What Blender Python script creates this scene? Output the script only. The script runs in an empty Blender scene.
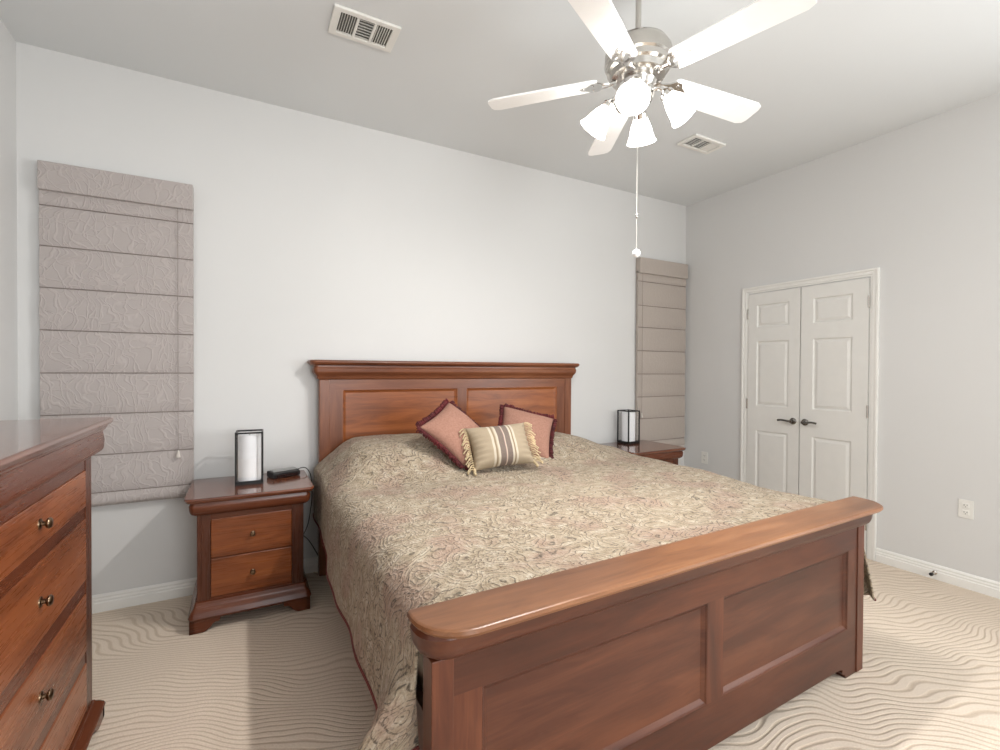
import bpy, bmesh, math, random
from mathutils import Vector, Matrix, Euler, noise
random.seed(7)
S = bpy.context.scene
COL = S.collection
PI = math.pi

# ------------------------------------------------------------------ camera
FPX = 473.885
YAW, PITCH, ROLL = 0.499017, -0.010980, 0.005258
_F = Vector((math.sin(YAW)*math.cos(PITCH), math.cos(YAW)*math.cos(PITCH), math.sin(PITCH)))
_R = Vector((math.cos(YAW), -math.sin(YAW), 0))
_U = _R.cross(_F)
_R2 = _R*math.cos(ROLL) + _U*math.sin(ROLL)
_U2 = -_R*math.sin(ROLL) + _U*math.cos(ROLL)
camd = bpy.data.cameras.new('camera')
camd.sensor_width = 36; camd.sensor_fit = 'HORIZONTAL'
camd.lens = FPX/1000*36
camd.clip_start = 0.05
cam = bpy.data.objects.new('camera', camd); COL.objects.link(cam)
M = Matrix.Identity(4)
for i, v in enumerate((_R2, _U2, -_F)):
    for j in range(3): M[j][i] = v[j]
M.translation = Vector((0, -3.3795, 1.3609))
cam.matrix_world = M
S.camera = cam

# ------------------------------------------------------------------ light
S.view_settings.view_transform = 'Standard'
S.view_settings.look = 'None'
S.view_settings.exposure = 0.23
S.view_settings.gamma = 1.0
S.view_settings.use_curve_mapping = False
W = bpy.data.worlds.new('world'); S.world = W; W.use_nodes = True
W.node_tree.nodes['Background'].inputs[0].default_value = (0.80, 0.90, 1.0, 1)
W.node_tree.nodes['Background'].inputs[1].default_value = 0.6

X0, X1, H = -1.0267, 4.0113, 3.05
YF = -5.3                      # wall behind the camera
LAMP_W = (15.0, 36.0, 66.0, 25.0)   # the four fan bulbs

def area(name, loc, rot, sx, sy, power, col):
    l = bpy.data.lights.new(name, 'AREA'); l.shape = 'RECTANGLE'; l.size = sx; l.size_y = sy
    l.energy = power; l.color = col
    o = bpy.data.objects.new(name, l); COL.objects.link(o); o.location = loc; o.rotation_euler = rot
    return o
# fill lights added in made-up window openings, front wall and right wall
area('added_fill_1', (0.9, YF-0.02, 1.6), (PI/2+0.35, 0, 0), 1.5, 1.5, 66, (0.95, 0.98, 1.0))
area('added_fill_2', (X1+0.02, -4.35, 1.6), (PI/2+0.25, 0, PI/2), 1.5, 1.5, 88, (0.95, 0.98, 1.0))

# ------------------------------------------------------------------ materials
def lin(c):
    r = []
    for v in c:
        v /= 255.0
        r.append(v/12.92 if v <= 0.04045 else ((v+0.055)/1.055)**2.4)
    return (*r, 1)

class NT:
    def __init__(s, name):
        s.m = bpy.data.materials.new(name); s.m.use_nodes = True
        s.t = s.m.node_tree; s.b = s.t.nodes['Principled BSDF']; s.out = s.t.nodes['Material Output']
    def n(s, typ, **kw):
        d = s.t.nodes.new(typ)
        for k, v in kw.items(): setattr(d, k, v)
        return d
    def l(s, a, b): s.t.links.new(a, b)
    def setin(s, d, k, v):
        if hasattr(v, 'links') or isinstance(v, bpy.types.NodeSocket): s.l(v, d.inputs[k])
        else: d.inputs[k].default_value = v
    def math(s, op, a, b=None, c=None, clamp=False):
        d = s.n('ShaderNodeMath', operation=op); d.use_clamp = clamp
        s.setin(d, 0, a)
        if b is not None: s.setin(d, 1, b)
        if c is not None: s.setin(d, 2, c)
        return d.outputs[0]
    def coord(s, kind='Object', scale=(1, 1, 1), loc=(0, 0, 0), rot=(0, 0, 0)):
        c = s.n('ShaderNodeTexCoord'); mp = s.n('ShaderNodeMapping')
        mp.inputs['Scale'].default_value = scale; mp.inputs['Location'].default_value = loc
        mp.inputs['Rotation'].default_value = rot
        s.l(c.outputs[kind], mp.inputs[0]); return mp.outputs[0]
    def noise(s, vec, scale, detail=3, rough=0.5, dist=0.0):
        d = s.n('ShaderNodeTexNoise'); s.l(vec, d.inputs['Vector'])
        d.inputs['Scale'].default_value = scale; d.inputs['Detail'].default_value = detail
        d.inputs['Roughness'].default_value = rough; d.inputs['Distortion'].default_value = dist
        return d
    def ramp(s, fac, stops, interp='LINEAR'):
        d = s.n('ShaderNodeValToRGB'); s.l(fac, d.inputs[0]); cr = d.color_ramp; cr.interpolation = interp
        while len(cr.elements) < len(stops): cr.elements.new(0.5)
        for e, (p, c) in zip(cr.elements, stops):
            e.position = p; e.color = c if len(c) == 4 else lin(c)
        return d.outputs[0]
    def mix(s, fac, a, b, mode='MIX'):
        d = s.n('ShaderNodeMix', data_type='RGBA', blend_type=mode)
        s.setin(d, 0, fac); s.setin(d, 6, a); s.setin(d, 7, b); return d.outputs[2]
    def bump(s, h, strength=0.3, dist=0.01):
        d = s.n('ShaderNodeBump'); s.l(h, d.inputs['Height'])
        d.inputs['Strength'].default_value = strength; d.inputs['Distance'].default_value = dist
        s.l(d.outputs[0], s.b.inputs['Normal']); return d
    def p(s, **kw):
        for k, v in kw.items(): s.setin(s.b, k.replace('_', ' '), v)
        return s

def plain(name, c, rough=0.5, metal=0.0, nz=0.03):
    t = NT(name); v = t.coord()
    nn = t.noise(v, 14, 3).outputs[0]
    a = [max(0, x*(1-nz)) for x in c]; b = [min(255, x*(1+nz)) for x in c]
    t.l(t.ramp(nn, [(0.3, a), (0.7, b)]), t.b.inputs['Base Color'])
    t.p(Roughness=rough, Metallic=metal); return t.m

def paint(name, c, bs=0.06):
    t = NT(name); v = t.coord()
    n1 = t.noise(v, 0.9, 2).outputs[0]; n2 = t.noise(v, 160, 3).outputs[0]
    t.l(t.ramp(n1, [(0.3, [x*0.985 for x in c]), (0.7, c)]), t.b.inputs['Base Color'])
    t.bump(n2, bs, 0.002); t.p(Roughness=0.7); return t.m

def wood(name, dark, mid, light, axis=0, rough=0.32, seed=0.0, board=6.0):
    """cherry: grain runs along axis; boards differ a little in tone across it"""
    t = NT(name)
    sc = [8, 8, 8]; sc[axis] = 1.1
    v = t.coord(scale=sc, loc=(seed, seed*1.7, seed*0.6))
    g = t.noise(v, 2.2, 8, 0.62, 0.9).outputs[0]
    sc2 = [60, 60, 60]; sc2[axis] = 2.5
    f = t.noise(t.coord(scale=sc2, loc=(seed, 0, 0)), 2.0, 4, 0.6).outputs[0]
    sc3 = [board]*3; sc3[axis] = 0.9
    bd = t.noise(t.coord(scale=sc3, loc=(seed*3, seed, seed)), 1.0, 2, 0.4, 0.5).outputs[0]
    h = t.math('ADD', t.math('MULTIPLY', g, 0.42), t.math('ADD', t.math('MULTIPLY', f, 0.12), t.math('MULTIPLY', bd, 0.46)))
    c = t.ramp(h, [(0.32, dark), (0.5, mid), (0.68, light)])
    t.l(c, t.b.inputs['Base Color'])
    t.l(t.math('ADD', t.math('MULTIPLY', f, 0.12), rough-0.06), t.b.inputs['Roughness'])
    t.p(Coat_Weight=0.08, Coat_Roughness=0.3, Specular_IOR_Level=0.35)
    t.bump(f, 0.06, 0.002)
    return t.m

CH_D, CH_M, CH_L = (74, 34, 20), (118, 60, 34), (156, 88, 50)
m_shaded_x = wood('cherry_shaded_x', (46, 21, 13), (75, 38, 24), (102, 57, 36), 0)  # bed wood darkened: shade on the footboard put into its colour
m_shaded_z = wood('cherry_shaded_z', (52, 24, 15), (84, 43, 27), (112, 64, 41), 2, seed=2.1)  # upright grain, same footboard shade painted in
m_head_x = wood('cherry_head_lit_x', (78, 40, 24), (116, 68, 44), (142, 90, 60), 0, seed=0.7)  # lighter copy of the bed wood: stronger light at the head painted in
m_head_z = wood('cherry_head_lit_z', (74, 38, 24), (112, 66, 43), (138, 86, 58), 2, seed=2.7)  # upright grain, same head-end light painted in
m_cap_lit = wood('cherry_cap_lit', (88, 54, 34), (128, 85, 56), (156, 110, 75), 0, seed=5.7)  # lamp light falling on the footboard cap put into a lighter tone
m_panel_x = wood('cherry_head_lit_panel', (98, 52, 28), (146, 84, 46), (178, 110, 64), 0, seed=4.3, board=9)  # more orange copy: light on the headboard put into the panel tone
m_shaded_panel = wood('cherry_shaded_panel', (46, 22, 15), (74, 38, 25), (102, 59, 39), 0, seed=6.3, board=8)  # browner panel copy: footboard shade put into the colour
m_ns_x = wood('cherry_stand_x', (70, 34, 20), (94, 48, 28), (114, 63, 38), 0, seed=1.2, rough=0.26)
m_ns_z = wood('cherry_stand_z', (52, 26, 15), (80, 41, 25), (108, 60, 38), 2, seed=3.2, rough=0.28)
m_ns_front = wood('cherry_drawer', (78, 38, 17), (124, 66, 33), (158, 94, 52), 0, seed=5.2, rough=0.28, board=10)
m_dr_front = wood('cherry_dresser_drawer', (84, 42, 22), (130, 72, 41), (160, 96, 58), 0, seed=8.8, rough=0.28, board=7)
m_top = wood('cherry_polished_top', (66, 32, 20), (104, 56, 36), (130, 78, 50), 0, seed=9.2, rough=0.17)
_b = m_top.node_tree.nodes['Principled BSDF']; _b.inputs['Coat Weight'].default_value = 0.6; _b.inputs['Coat Roughness'].default_value = 0.06
m_dark = plain('dark_void', (18, 14, 12), 0.9)
m_brass = plain('antique_brass', (120, 100, 80), 0.28, 1.0)
m_nickel = plain('brushed_nickel', (196, 192, 186), 0.25, 1.0)
m_handle = plain('satin_nickel', (120, 117, 112), 0.22, 1.0)
m_chrome = plain('chrome', (215, 213, 210), 0.12, 1.0)
m_wall = paint('wall_paint', (213, 212, 210))
m_ceil = paint('ceiling_paint', (219, 221, 221))
m_trim = plain('white_trim_paint', (232, 230, 225), 0.35, 0, 0.006)
m_door = plain('white_door_paint', (222, 220, 215), 0.4, 0, 0.006)
m_white = plain('white_plastic', (228, 226, 220), 0.4, 0, 0.01)
m_fanwhite = plain('white_blade', (250, 250, 249), 0.4, 0, 0.01)
m_black = plain('black_metal', (26, 25, 26), 0.35, 0.3)
m_blackp = plain('black_plastic', (30, 29, 30), 0.3)
m_grille = plain('duct_dark', (96, 94, 90), 0.8)
m_wax = plain('white_wax', (247, 248, 250), 0.5, 0, 0.01)
m_cable = plain('dark_cable', (38, 34, 32), 0.5)
m_mattress = plain('mattress_cloth', (214, 208, 196), 0.9)
m_fringe = plain('burgundy_fringe', (80, 24, 26), 0.85, 0, 0.25)
m_tassel = plain('cream_tassel', (186, 166, 132), 0.85, 0, 0.15)
m_hem = plain('burgundy_piping', (104, 46, 40), 0.8)

def mk_glass():
    t = NT('clear_glass')
    tr = t.n('ShaderNodeBsdfTransparent'); gl = t.n('ShaderNodeBsdfGlossy'); gl.inputs['Roughness'].default_value = 0.02
    mx = t.n('ShaderNodeMixShader'); mx.inputs[0].default_value = 0.08
    t.l(tr.outputs[0], mx.inputs[1]); t.l(gl.outputs[0], mx.inputs[2]); t.l(mx.outputs[0], t.out.inputs[0])
    return t.m
m_glass = mk_glass()

def mk_emit(name, c, s):
    t = NT(name)
    t.p(Base_Color=(0.9, 0.9, 0.9, 1), Emission_Color=lin(c), Emission_Strength=s, Roughness=0.3); return t.m
m_shade = mk_emit('lit_frosted_glass', (255, 252, 246), 9.0)
m_bulb = mk_emit('lit_bulb', (255, 250, 240), 8.0)

def mk_carpet():
    t = NT('swirl_carpet'); v = t.coord()
    w1 = t.noise(v, 0.85, 1.0, 0.35)
    w2 = t.noise(t.coord(loc=(7, 3, 0)), 2.6, 1.0, 0.4)
    sep = t.n('ShaderNodeSeparateXYZ'); t.l(v, sep.inputs[0])
    ph = t.math('ADD', t.math('MULTIPLY', w1.outputs[0], 180.0),
                t.math('ADD', t.math('MULTIPLY', w2.outputs[0], 62.0),
                       t.math('MULTIPLY', t.math('ADD', sep.outputs[1], t.math('MULTIPLY', sep.outputs[0], 0.4)), 185.0)))
    s = t.math('ADD', t.math('MULTIPLY', t.math('SINE', ph), 0.5), 0.5)
    f = t.noise(v, 170, 4, 0.7).outputs[0]
    big = t.noise(v, 2.2, 3).outputs[0]
    groove = t.ramp(s, [(0.0, (0, 0, 0, 1)), (0.42, (1, 1, 1, 1))])
    a = t.ramp(f, [(0.25, (202, 186, 168)), (0.75, (236, 222, 206))])
    b = t.ramp(f, [(0.25, (182, 164, 144)), (0.75, (214, 197, 178))])
    c = t.mix(groove, b, a)
    c = t.mix(t.math('MULTIPLY', big, 0.22), c, lin((214, 192, 172)))
    t.l(c, t.b.inputs['Base Color'])
    hh = t.math('ADD', t.math('MULTIPLY', groove, 1.0), t.math('MULTIPLY', f, 0.6))
    t.bump(hh, 0.45, 0.006); t.p(Roughness=0.95, Specular_IOR_Level=0.1)
    return t.m
m_carpet = mk_carpet()

def mk_spread():
    t = NT('paisley_chenille')
    uv = t.n('ShaderNodeTexCoord').outputs['UV']
    wn = t.noise(uv, 5.0, 2, 0.5)
    def warp(amt, sc, det=2):
        n = t.noise(uv, sc, det, 0.5)
        vm = t.n('ShaderNodeVectorMath', operation='SUBTRACT'); t.l(n.outputs['Color'], vm.inputs[0]); vm.inputs[1].default_value = (0.5, 0.5, 0.5)
        vs = t.n('ShaderNodeVectorMath', operation='SCALE'); t.l(vm.outputs[0], vs.inputs[0]); vs.inputs['Scale'].default_value = amt
        va = t.n('ShaderNodeVectorMath', operation='ADD'); t.l(uv, va.inputs[0]); t.l(vs.outputs[0], va.inputs[1]); return va.outputs[0]
    w = warp(0.16, 6.0)
    vo = t.n('ShaderNodeTexVoronoi'); t.l(w, vo.inputs['Vector']); vo.inputs['Scale'].default_value = 8.5
    rings = t.math('SINE', t.math('MULTIPLY', vo.outputs['Distance'], 40.0))
    wn2 = warp(0.08, 14.0)
    vo2 = t.n('ShaderNodeTexVoronoi'); t.l(wn2, vo2.inputs['Vector']); vo2.inputs['Scale'].default_value = 24.0
    rings2 = t.math('SINE', t.math('MULTIPLY', vo2.outputs['Distance'], 20.0))
    dark1 = t.math('GREATER_THAN', rings, 0.72)
    l1 = t.ramp(rings, [(0.72, (0, 0, 0, 1)), (0.96, (1, 1, 1, 1))])
    l2 = t.ramp(rings2, [(0.5, (0, 0, 0, 1)), (0.9, (1, 1, 1, 1))])
    n1 = t.noise(uv, 3.5, 3, 0.6).outputs[0]
    gate = t.ramp(n1, [(0.42, (0.15, 0.15, 0.15, 1)), (0.6, (1, 1, 1, 1))])
    pk = t.noise(t.coord('UV', loc=(4, 9, 0)), 4.2, 2).outputs[0]
    pink = t.ramp(pk, [(0.50, (0, 0, 0, 1)), (0.62, (1, 1, 1, 1))])
    base = t.ramp(t.noise(uv, 22, 3, 0.6).outputs[0], [(0.3, (148, 133, 111)), (0.55, (180, 166, 145)), (0.75, (202, 192, 175))])
    base = t.mix(t.math('MULTIPLY', pink, 0.42), base, lin((158, 122, 112)))
    fn = t.noise(uv, 75, 3, 0.7).outputs[0]
    brk = t.ramp(fn, [(0.40, (0.1, 0.1, 0.1, 1)), (0.52, (1, 1, 1, 1))])
    c = t.mix(t.math('MULTIPLY', t.math('MULTIPLY', l1, brk), 0.85), base, lin((66, 60, 54)))
    c = t.mix(t.math('MULTIPLY', t.math('MULTIPLY', l2, t.math('MULTIPLY', gate, brk)), 0.75), c, lin((86, 70, 60)))
    thr = t.noise(uv, 190, 2, 0.7).outputs[0]
    c = t.mix(t.ramp(thr, [(0.35, (0.35, 0.35, 0.35, 1)), (0.62, (0, 0, 0, 1))]), c, lin((120, 100, 76)))
    t.l(c, t.b.inputs['Base Color'])
    hh = t.math('ADD', t.math('MULTIPLY', t.math('ADD', rings, rings2), 0.3), t.math('ADD', t.math('MULTIPLY', fn, 1.8), t.math('MULTIPLY', thr, 0.7)))
    t.bump(hh, 0.55, 0.009); t.p(Roughness=0.92, Specular_IOR_Level=0.15, Sheen_Weight=0.1)
    return t.m
m_spread = mk_spread()

def mk_shadefab(name, c, emboss):
    t = NT(name); v = t.coord(scale=(1, 0.02, 1))
    n = t.noise(v, 5, 2, 0.5)
    vm = t.n('ShaderNodeVectorMath', operation='SCALE'); t.l(n.outputs['Color'], vm.inputs[0]); vm.inputs['Scale'].default_value = 0.28
    va = t.n('ShaderNodeVectorMath', operation='ADD'); t.l(v, va.inputs[0]); t.l(vm.outputs[0], va.inputs[1])
    vo = t.n('ShaderNodeTexVoronoi', feature='DISTANCE_TO_EDGE'); t.l(va.outputs[0], vo.inputs['Vector']); vo.inputs['Scale'].default_value = 13
    wv = t.n('ShaderNodeTexWave'); t.l(va.outputs[0], wv.inputs['Vector']); wv.inputs['Scale'].default_value = 7; wv.inputs['Distortion'].default_value = 9
    e = t.ramp(vo.outputs['Distance'], [(0.0, (1, 1, 1, 1)), (0.07, (0, 0, 0, 1))])
    w = t.ramp(wv.outputs['Color'], [(0.86, (0, 0, 0, 1)), (0.98, (1, 1, 1, 1))])
    fine = t.noise(v, 240, 2).outputs[0]
    k = t.math('MAXIMUM', e, w)
    col = t.mix(t.math('MULTIPLY', k, 0.15*emboss), lin(c), lin([min(255, x*1.2) for x in c]))
    col = t.mix(t.math('MULTIPLY', fine, 0.22), col, lin([x*0.8 for x in c]))
    t.l(col, t.b.inputs['Base Color'])
    t.bump(t.math('ADD', t.math('MULTIPLY', k, emboss), t.math('MULTIPLY', fine, 0.2)), 0.5, 0.004)
    t.p(Roughness=0.7, Sheen_Weight=0.15); return t.m
m_acorn = plain('cord_acorn', (196, 188, 180), 0.5)
m_cord = plain('grey_cord', (140, 132, 126), 0.8)
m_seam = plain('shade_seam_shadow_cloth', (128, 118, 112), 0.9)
m_blind_l = mk_shadefab('taupe_embossed_fabric', (174, 165, 161), 1.0)
m_blind_r = mk_shadefab('taupe_plain_fabric', (176, 165, 156), 0.25)

def mk_pink():
    t = NT('dusty_pink_cloth'); v = t.coord()
    n = t.noise(v, 90, 3, 0.7).outputs[0]
    t.l(t.ramp(n, [(0.3, (142, 102, 86)), (0.7, (162, 121, 104))]), t.b.inputs['Base Color'])
    t.bump(n, 0.3, 0.003); t.p(Roughness=0.9); return t.m
m_pink = mk_pink()

def mk_stripe():
    t = NT('striped_cloth'); v = t.coord()
    sep = t.n('ShaderNodeSeparateXYZ'); t.l(v, sep.inputs[0])
    x = t.math('MULTIPLY_ADD', sep.outputs[0], 2.5, 0.5)      # object x -0.2..0.2 -> 0..1
    g, cr, pu, br = (154, 141, 121), (192, 184, 168), (96, 86, 86), (126, 110, 90)
    st = [(0.0, g), (0.30, g), (0.305, cr), (0.335, cr), (0.34, br), (0.36, br), (0.365, g), (0.385, cr), (0.405, cr),
          (0.41, pu), (0.495, pu), (0.50, (178, 146, 140)), (0.515, cr), (0.52, pu), (0.60, pu), (0.605, cr), (0.63, cr), (0.635, br), (0.655, br),
          (0.66, cr), (0.69, cr), (0.695, g), (1.0, g)]
    c = t.ramp(x, st)
    n = t.noise(v, 120, 3, 0.7).outputs[0]
    c = t.mix(t.math('MULTIPLY', n, 0.35), c, lin((170, 144, 108)))
    t.l(c, t.b.inputs['Base Color']); t.bump(n, 0.25, 0.003); t.p(Roughness=0.85); return t.m
m_stripe = mk_stripe()

# ------------------------------------------------------------------ mesh helpers
def obj(name, bm, mat, parent=None, smooth=False, angle=None):
    me = bpy.data.meshes.new(name)
    bmesh.ops.recalc_face_normals(bm, faces=bm.faces)
    bm.to_mesh(me); bm.free()
    o = bpy.data.objects.new(name, me); COL.objects.link(o)
    for m in (mat if isinstance(mat, (list, tuple)) else [mat]): me.materials.append(m)
    if smooth:
        for p in me.polygons: p.use_smooth = True
        if angle is not None:
            me.set_sharp_from_angle(angle=math.radians(angle))
            wn = o.modifiers.new('weighted_normal', 'WEIGHTED_NORMAL'); wn.keep_sharp = True; wn.weight = 80
    if parent is not None: o.parent = parent
    return o

def box(bm, x0, x1, y0, y1, z0, z1, bev=0.0, seg=2):
    vs = [bm.verts.new((x, y, z)) for x in (x0, x1) for y in (y0, y1) for z in (z0, z1)]
    fs = [(0, 1, 3, 2), (4, 6, 7, 5), (0, 4, 5, 1), (2, 3, 7, 6), (0, 2, 6, 4), (1, 5, 7, 3)]
    faces = [bm.faces.new([vs[i] for i in f]) for f in fs]
    bmesh.ops.recalc_face_normals(bm, faces=faces)
    if bev > 0:
        es = list({e for f in faces for e in f.edges})
        bmesh.ops.bevel(bm, geom=es, offset=bev, segments=seg, affect='EDGES', profile=0.6)
    return bm

def bx(*a, **k):
    bm = bmesh.new(); box(bm, *a, **k); return bm

def foot(hx, yb, yf, r, o, n=7):
    """outline: back y=yb fixed, front y=yf-o and sides +-(hx+o) with rounded front corners"""
    h = hx+o; f = yf-o; rr = max(0.0005, r+o*0.6)
    pts = [(h, yb)]
    for i in range(n+1):
        a = -PI/2*i/n
        pts.append((h-rr+rr*math.cos(a), f+rr+rr*math.sin(a)))
    for i in range(n+1):
        a = -PI/2-PI/2*i/n
        pts.append((-h+rr+rr*math.cos(a), f+rr+rr*math.sin(a)))
    pts.append((-h, yb))
    return pts

def loft(bm, hx, yb, yf, prof, r=0.0, ctr=0.0):
    rings = []
    for z, o in prof:
        rings.append([bm.verts.new((x+ctr, y, z)) for x, y in foot(hx, yb, yf, r, o)])
    for a, b in zip(rings, rings[1:]):
        n = len(a)
        for i in range(n):
            bm.faces.new((a[i], a[(i+1) % n], b[(i+1) % n], b[i]))
    bm.faces.new(rings[0]); bm.faces.new(rings[-1])
    return bm

def arc(z0, o0, z1, o1, n=6, kind='ovolo'):
    out = []
    for i in range(n+1):
        t = i/n
        if kind == 'ovolo': a = math.sin(t*PI/2); b = 1-math.cos(t*PI/2)      # bulges outward first
        elif kind == 'cavetto': a = 1-math.cos(t*PI/2); b = math.sin(t*PI/2)
        else: a = 0.5-0.5*math.cos(t*PI); b = t
        out.append((z0+(z1-z0)*b, o0+(o1-o0)*a))
    return out

def prism(bm, pts, axis, a0, a1):
    """2-D outline extruded along axis ('x': pts are (y,z); 'y': pts are (x,z); 'z': (x,y))"""
    def mk(p, a):
        return {'x': (a, p[0], p[1]), 'y': (p[0], a, p[1]), 'z': (p[0], p[1], a)}[axis]
    A = [bm.verts.new(mk(p, a0)) for p in pts]; B = [bm.verts.new(mk(p, a1)) for p in pts]
    n = len(pts)
    for i in range(n): bm.faces.new((A[i], A[(i+1) % n], B[(i+1) % n], B[i]))
    bm.faces.new(A); bm.faces.new(B)
    return bm

def lathe(bm, prof, n=32, mat=None):
    """prof: (r, z) list, revolved round z; mat: optional Matrix"""
    rings = []
    for r, z in prof:
        if r < 1e-5:
            v = Vector((0, 0, z)); rings.append([bm.verts.new(mat @ v if mat else v)])
        else:
            ring = []
            for i in range(n):
                v = Vector((r*math.cos(2*PI*i/n), r*math.sin(2*PI*i/n), z))
                ring.append(bm.verts.new(mat @ v if mat else v))
            rings.append(ring)
    for a, b in zip(rings, rings[1:]):
        if len(a) == 1 and len(b) == 1: continue
        for i in range(n):
            j = (i+1) % n
            if len(a) == 1: bm.faces.new((a[0], b[i], b[j]))
            elif len(b) == 1: bm.faces.new((a[i], a[j], b[0]))
            else: bm.faces.new((a[i], a[j], b[j], b[i]))
    return bm

def tube(bm, pts, r, n=8, caps=True):
    pts = [Vector(p) for p in pts]; rings = []
    for i, p in enumerate(pts):
        d = (pts[min(i+1, len(pts)-1)]-pts[max(i-1, 0)]).normalized()
        u = d.orthogonal().normalized() if i == 0 else (u - d*u.dot(d)).normalized()
        w = d.cross(u); rr = r[i] if isinstance(r, (list, tuple)) else r
        rings.append([bm.verts.new(p+(u*math.cos(2*PI*k/n)+w*math.sin(2*PI*k/n))*rr) for k in range(n)])
    for a, b in zip(rings, rings[1:]):
        for k in range(n): bm.faces.new((a[k], a[(k+1) % n], b[(k+1) % n], b[k]))
    if caps: bm.faces.new(rings[0]); bm.faces.new(rings[-1])
    return bm

def smoothpath(pts, n=8):
    pts = [Vector(p) for p in pts]; out = []
    for i in range(len(pts)-1):
        p0 = pts[max(i-1, 0)]; p1 = pts[i]; p2 = pts[i+1]; p3 = pts[min(i+2, len(pts)-1)]
        for k in range(n):
            t = k/n
            out.append(0.5*((2*p1)+(-p0+p2)*t+(2*p0-5*p1+4*p2-p3)*t*t+(-p0+3*p1-3*p2+p3)*t**3))
    out.append(pts[-1]); return out

def thing(name, label, cat, loc=(0, 0, 0), rz=0.0, group=None):
    o = bpy.data.objects.new(name, None); COL.objects.link(o); o.empty_display_size = 0.1
    o.location = loc; o.rotation_euler = (0, 0, rz); return tag(o, label, cat, group)
def tag(o, label, cat, group=None):
    o['label'] = label; o['category'] = cat
    if group: o['group'] = group
    return o
def struct(name, bm, m, **k):
    o = obj(name, bm, m, **k); o['kind'] = 'structure'; return o
def copy_tree(o, parent=None):
    c = o.copy(); COL.objects.link(c)
    if parent is not None: c.parent = parent
    for ch in list(o.children): copy_tree(ch, c)
    return c

# ------------------------------------------------------------------ room shell
T = 0.12
struct('floor', bx(X0-T, X1+T, YF-T, T, -0.1, 0), m_carpet)
struct('ceiling', bx(X0-T, X1+T, YF-T, T, H, H+0.1), m_ceil)
struct('wall_back', bx(X0-T, X1+T, 0, T, 0, H), m_wall)
struct('wall_left', bx(X0-T, X0, YF, 0, 0, H), m_wall)
bm = bmesh.new()
WY0, WY1 = -5.1, -3.6
box(bm, X1, X1+T, WY1, 0, 0, H); box(bm, X1, X1+T, YF, WY0, 0, H); box(bm, X1, X1+T, WY0, WY1, 0, 0.85); box(bm, X1, X1+T, WY0, WY1, 2.35, H)
struct('wall_right', bm, m_wall)
bm = bmesh.new(); WX0, WX1 = 0.15, 1.65
box(bm, X0-T, WX0, YF-T, YF, 0, H); box(bm, WX1, X1+T, YF-T, YF, 0, H); box(bm, WX0, WX1, YF-T, YF, 0, 0.85); box(bm, WX0, WX1, YF-T, YF, 2.35, H)
struct('wall_front', bm, m_wall)
bm = bmesh.new()
for q in ((WX0, WX0+0.05, 0.85, 2.35), (WX1-0.05, WX1, 0.85, 2.35), (WX0, WX1, 0.85, 0.9), (WX0, WX1, 2.3, 2.35), (WX0, WX1, 1.58, 1.62)):
    box(bm, q[0], q[1], YF-0.08, YF-0.04, q[2], q[3])
struct('added_window_1', bm, m_trim)  # made-up window out of view, added to carry fill light
bm = bmesh.new()
for q in ((WY0, WY0+0.05, 0.85, 2.35), (WY1-0.05, WY1, 0.85, 2.35), (WY0, WY1, 0.85, 0.9), (WY0, WY1, 2.3, 2.35), (WY0, WY1, 1.58, 1.62)):
    box(bm, X1+0.04, X1+0.08, q[0], q[1], q[2], q[3])
struct('added_window_2', bm, m_trim)  # second made-up window, added so fill reaches the left side

BP = [(0, 0), (-0.016, 0), (-0.016, 0.05), (-0.012, 0.056), (-0.013, 0.066), (-0.009, 0.074), (-0.010, 0.084), (-0.004, 0.095), (0, 0.096)]
bm = bmesh.new(); prism(bm, BP, 'x', X0, X1); struct('baseboard_back', bm, m_trim)
DY0, DY1 = -0.70, -1.64            # opening of the closet doors
CW = 0.056
bm = bmesh.new()
prism(bm, [(X1+p[0], p[1]) for p in BP], 'y', 0, DY0+CW+0.008); prism(bm, [(X1+p[0], p[1]) for p in BP], 'y', DY1-CW-0.002, YF)
struct('baseboard_right', bm, m_trim)
bm = bmesh.new(); prism(bm, [(X0-p[0], p[1]) for p in BP], 'y', 0, YF); struct('baseboard_left', bm, m_trim)
bm = bmesh.new(); prism(bm, [(YF-p[0], p[1]) for p in BP], 'x', X0, X1); struct('baseboard_front', bm, m_trim)

# closet door casing (stepped section swept round the opening)
bm = bmesh.new()
zt = 2.052
for (w0, w1, d) in ((0.0, 0.014, 0.010), (0.014, 0.040, 0.015), (0.040, CW, 0.022)):
    box(bm, X1-d, X1, DY0+w0, DY0+w1, 0, zt+w1, 0.002, 1)
    box(bm, X1-d, X1, DY1-w1, DY1-w0, 0, zt+w1, 0.002, 1)
    box(bm, X1-d, X1, DY1-w0, DY0+w0, zt+w0, zt+w1, 0.002, 1)
struct('trim_1', bm, m_trim)

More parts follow.
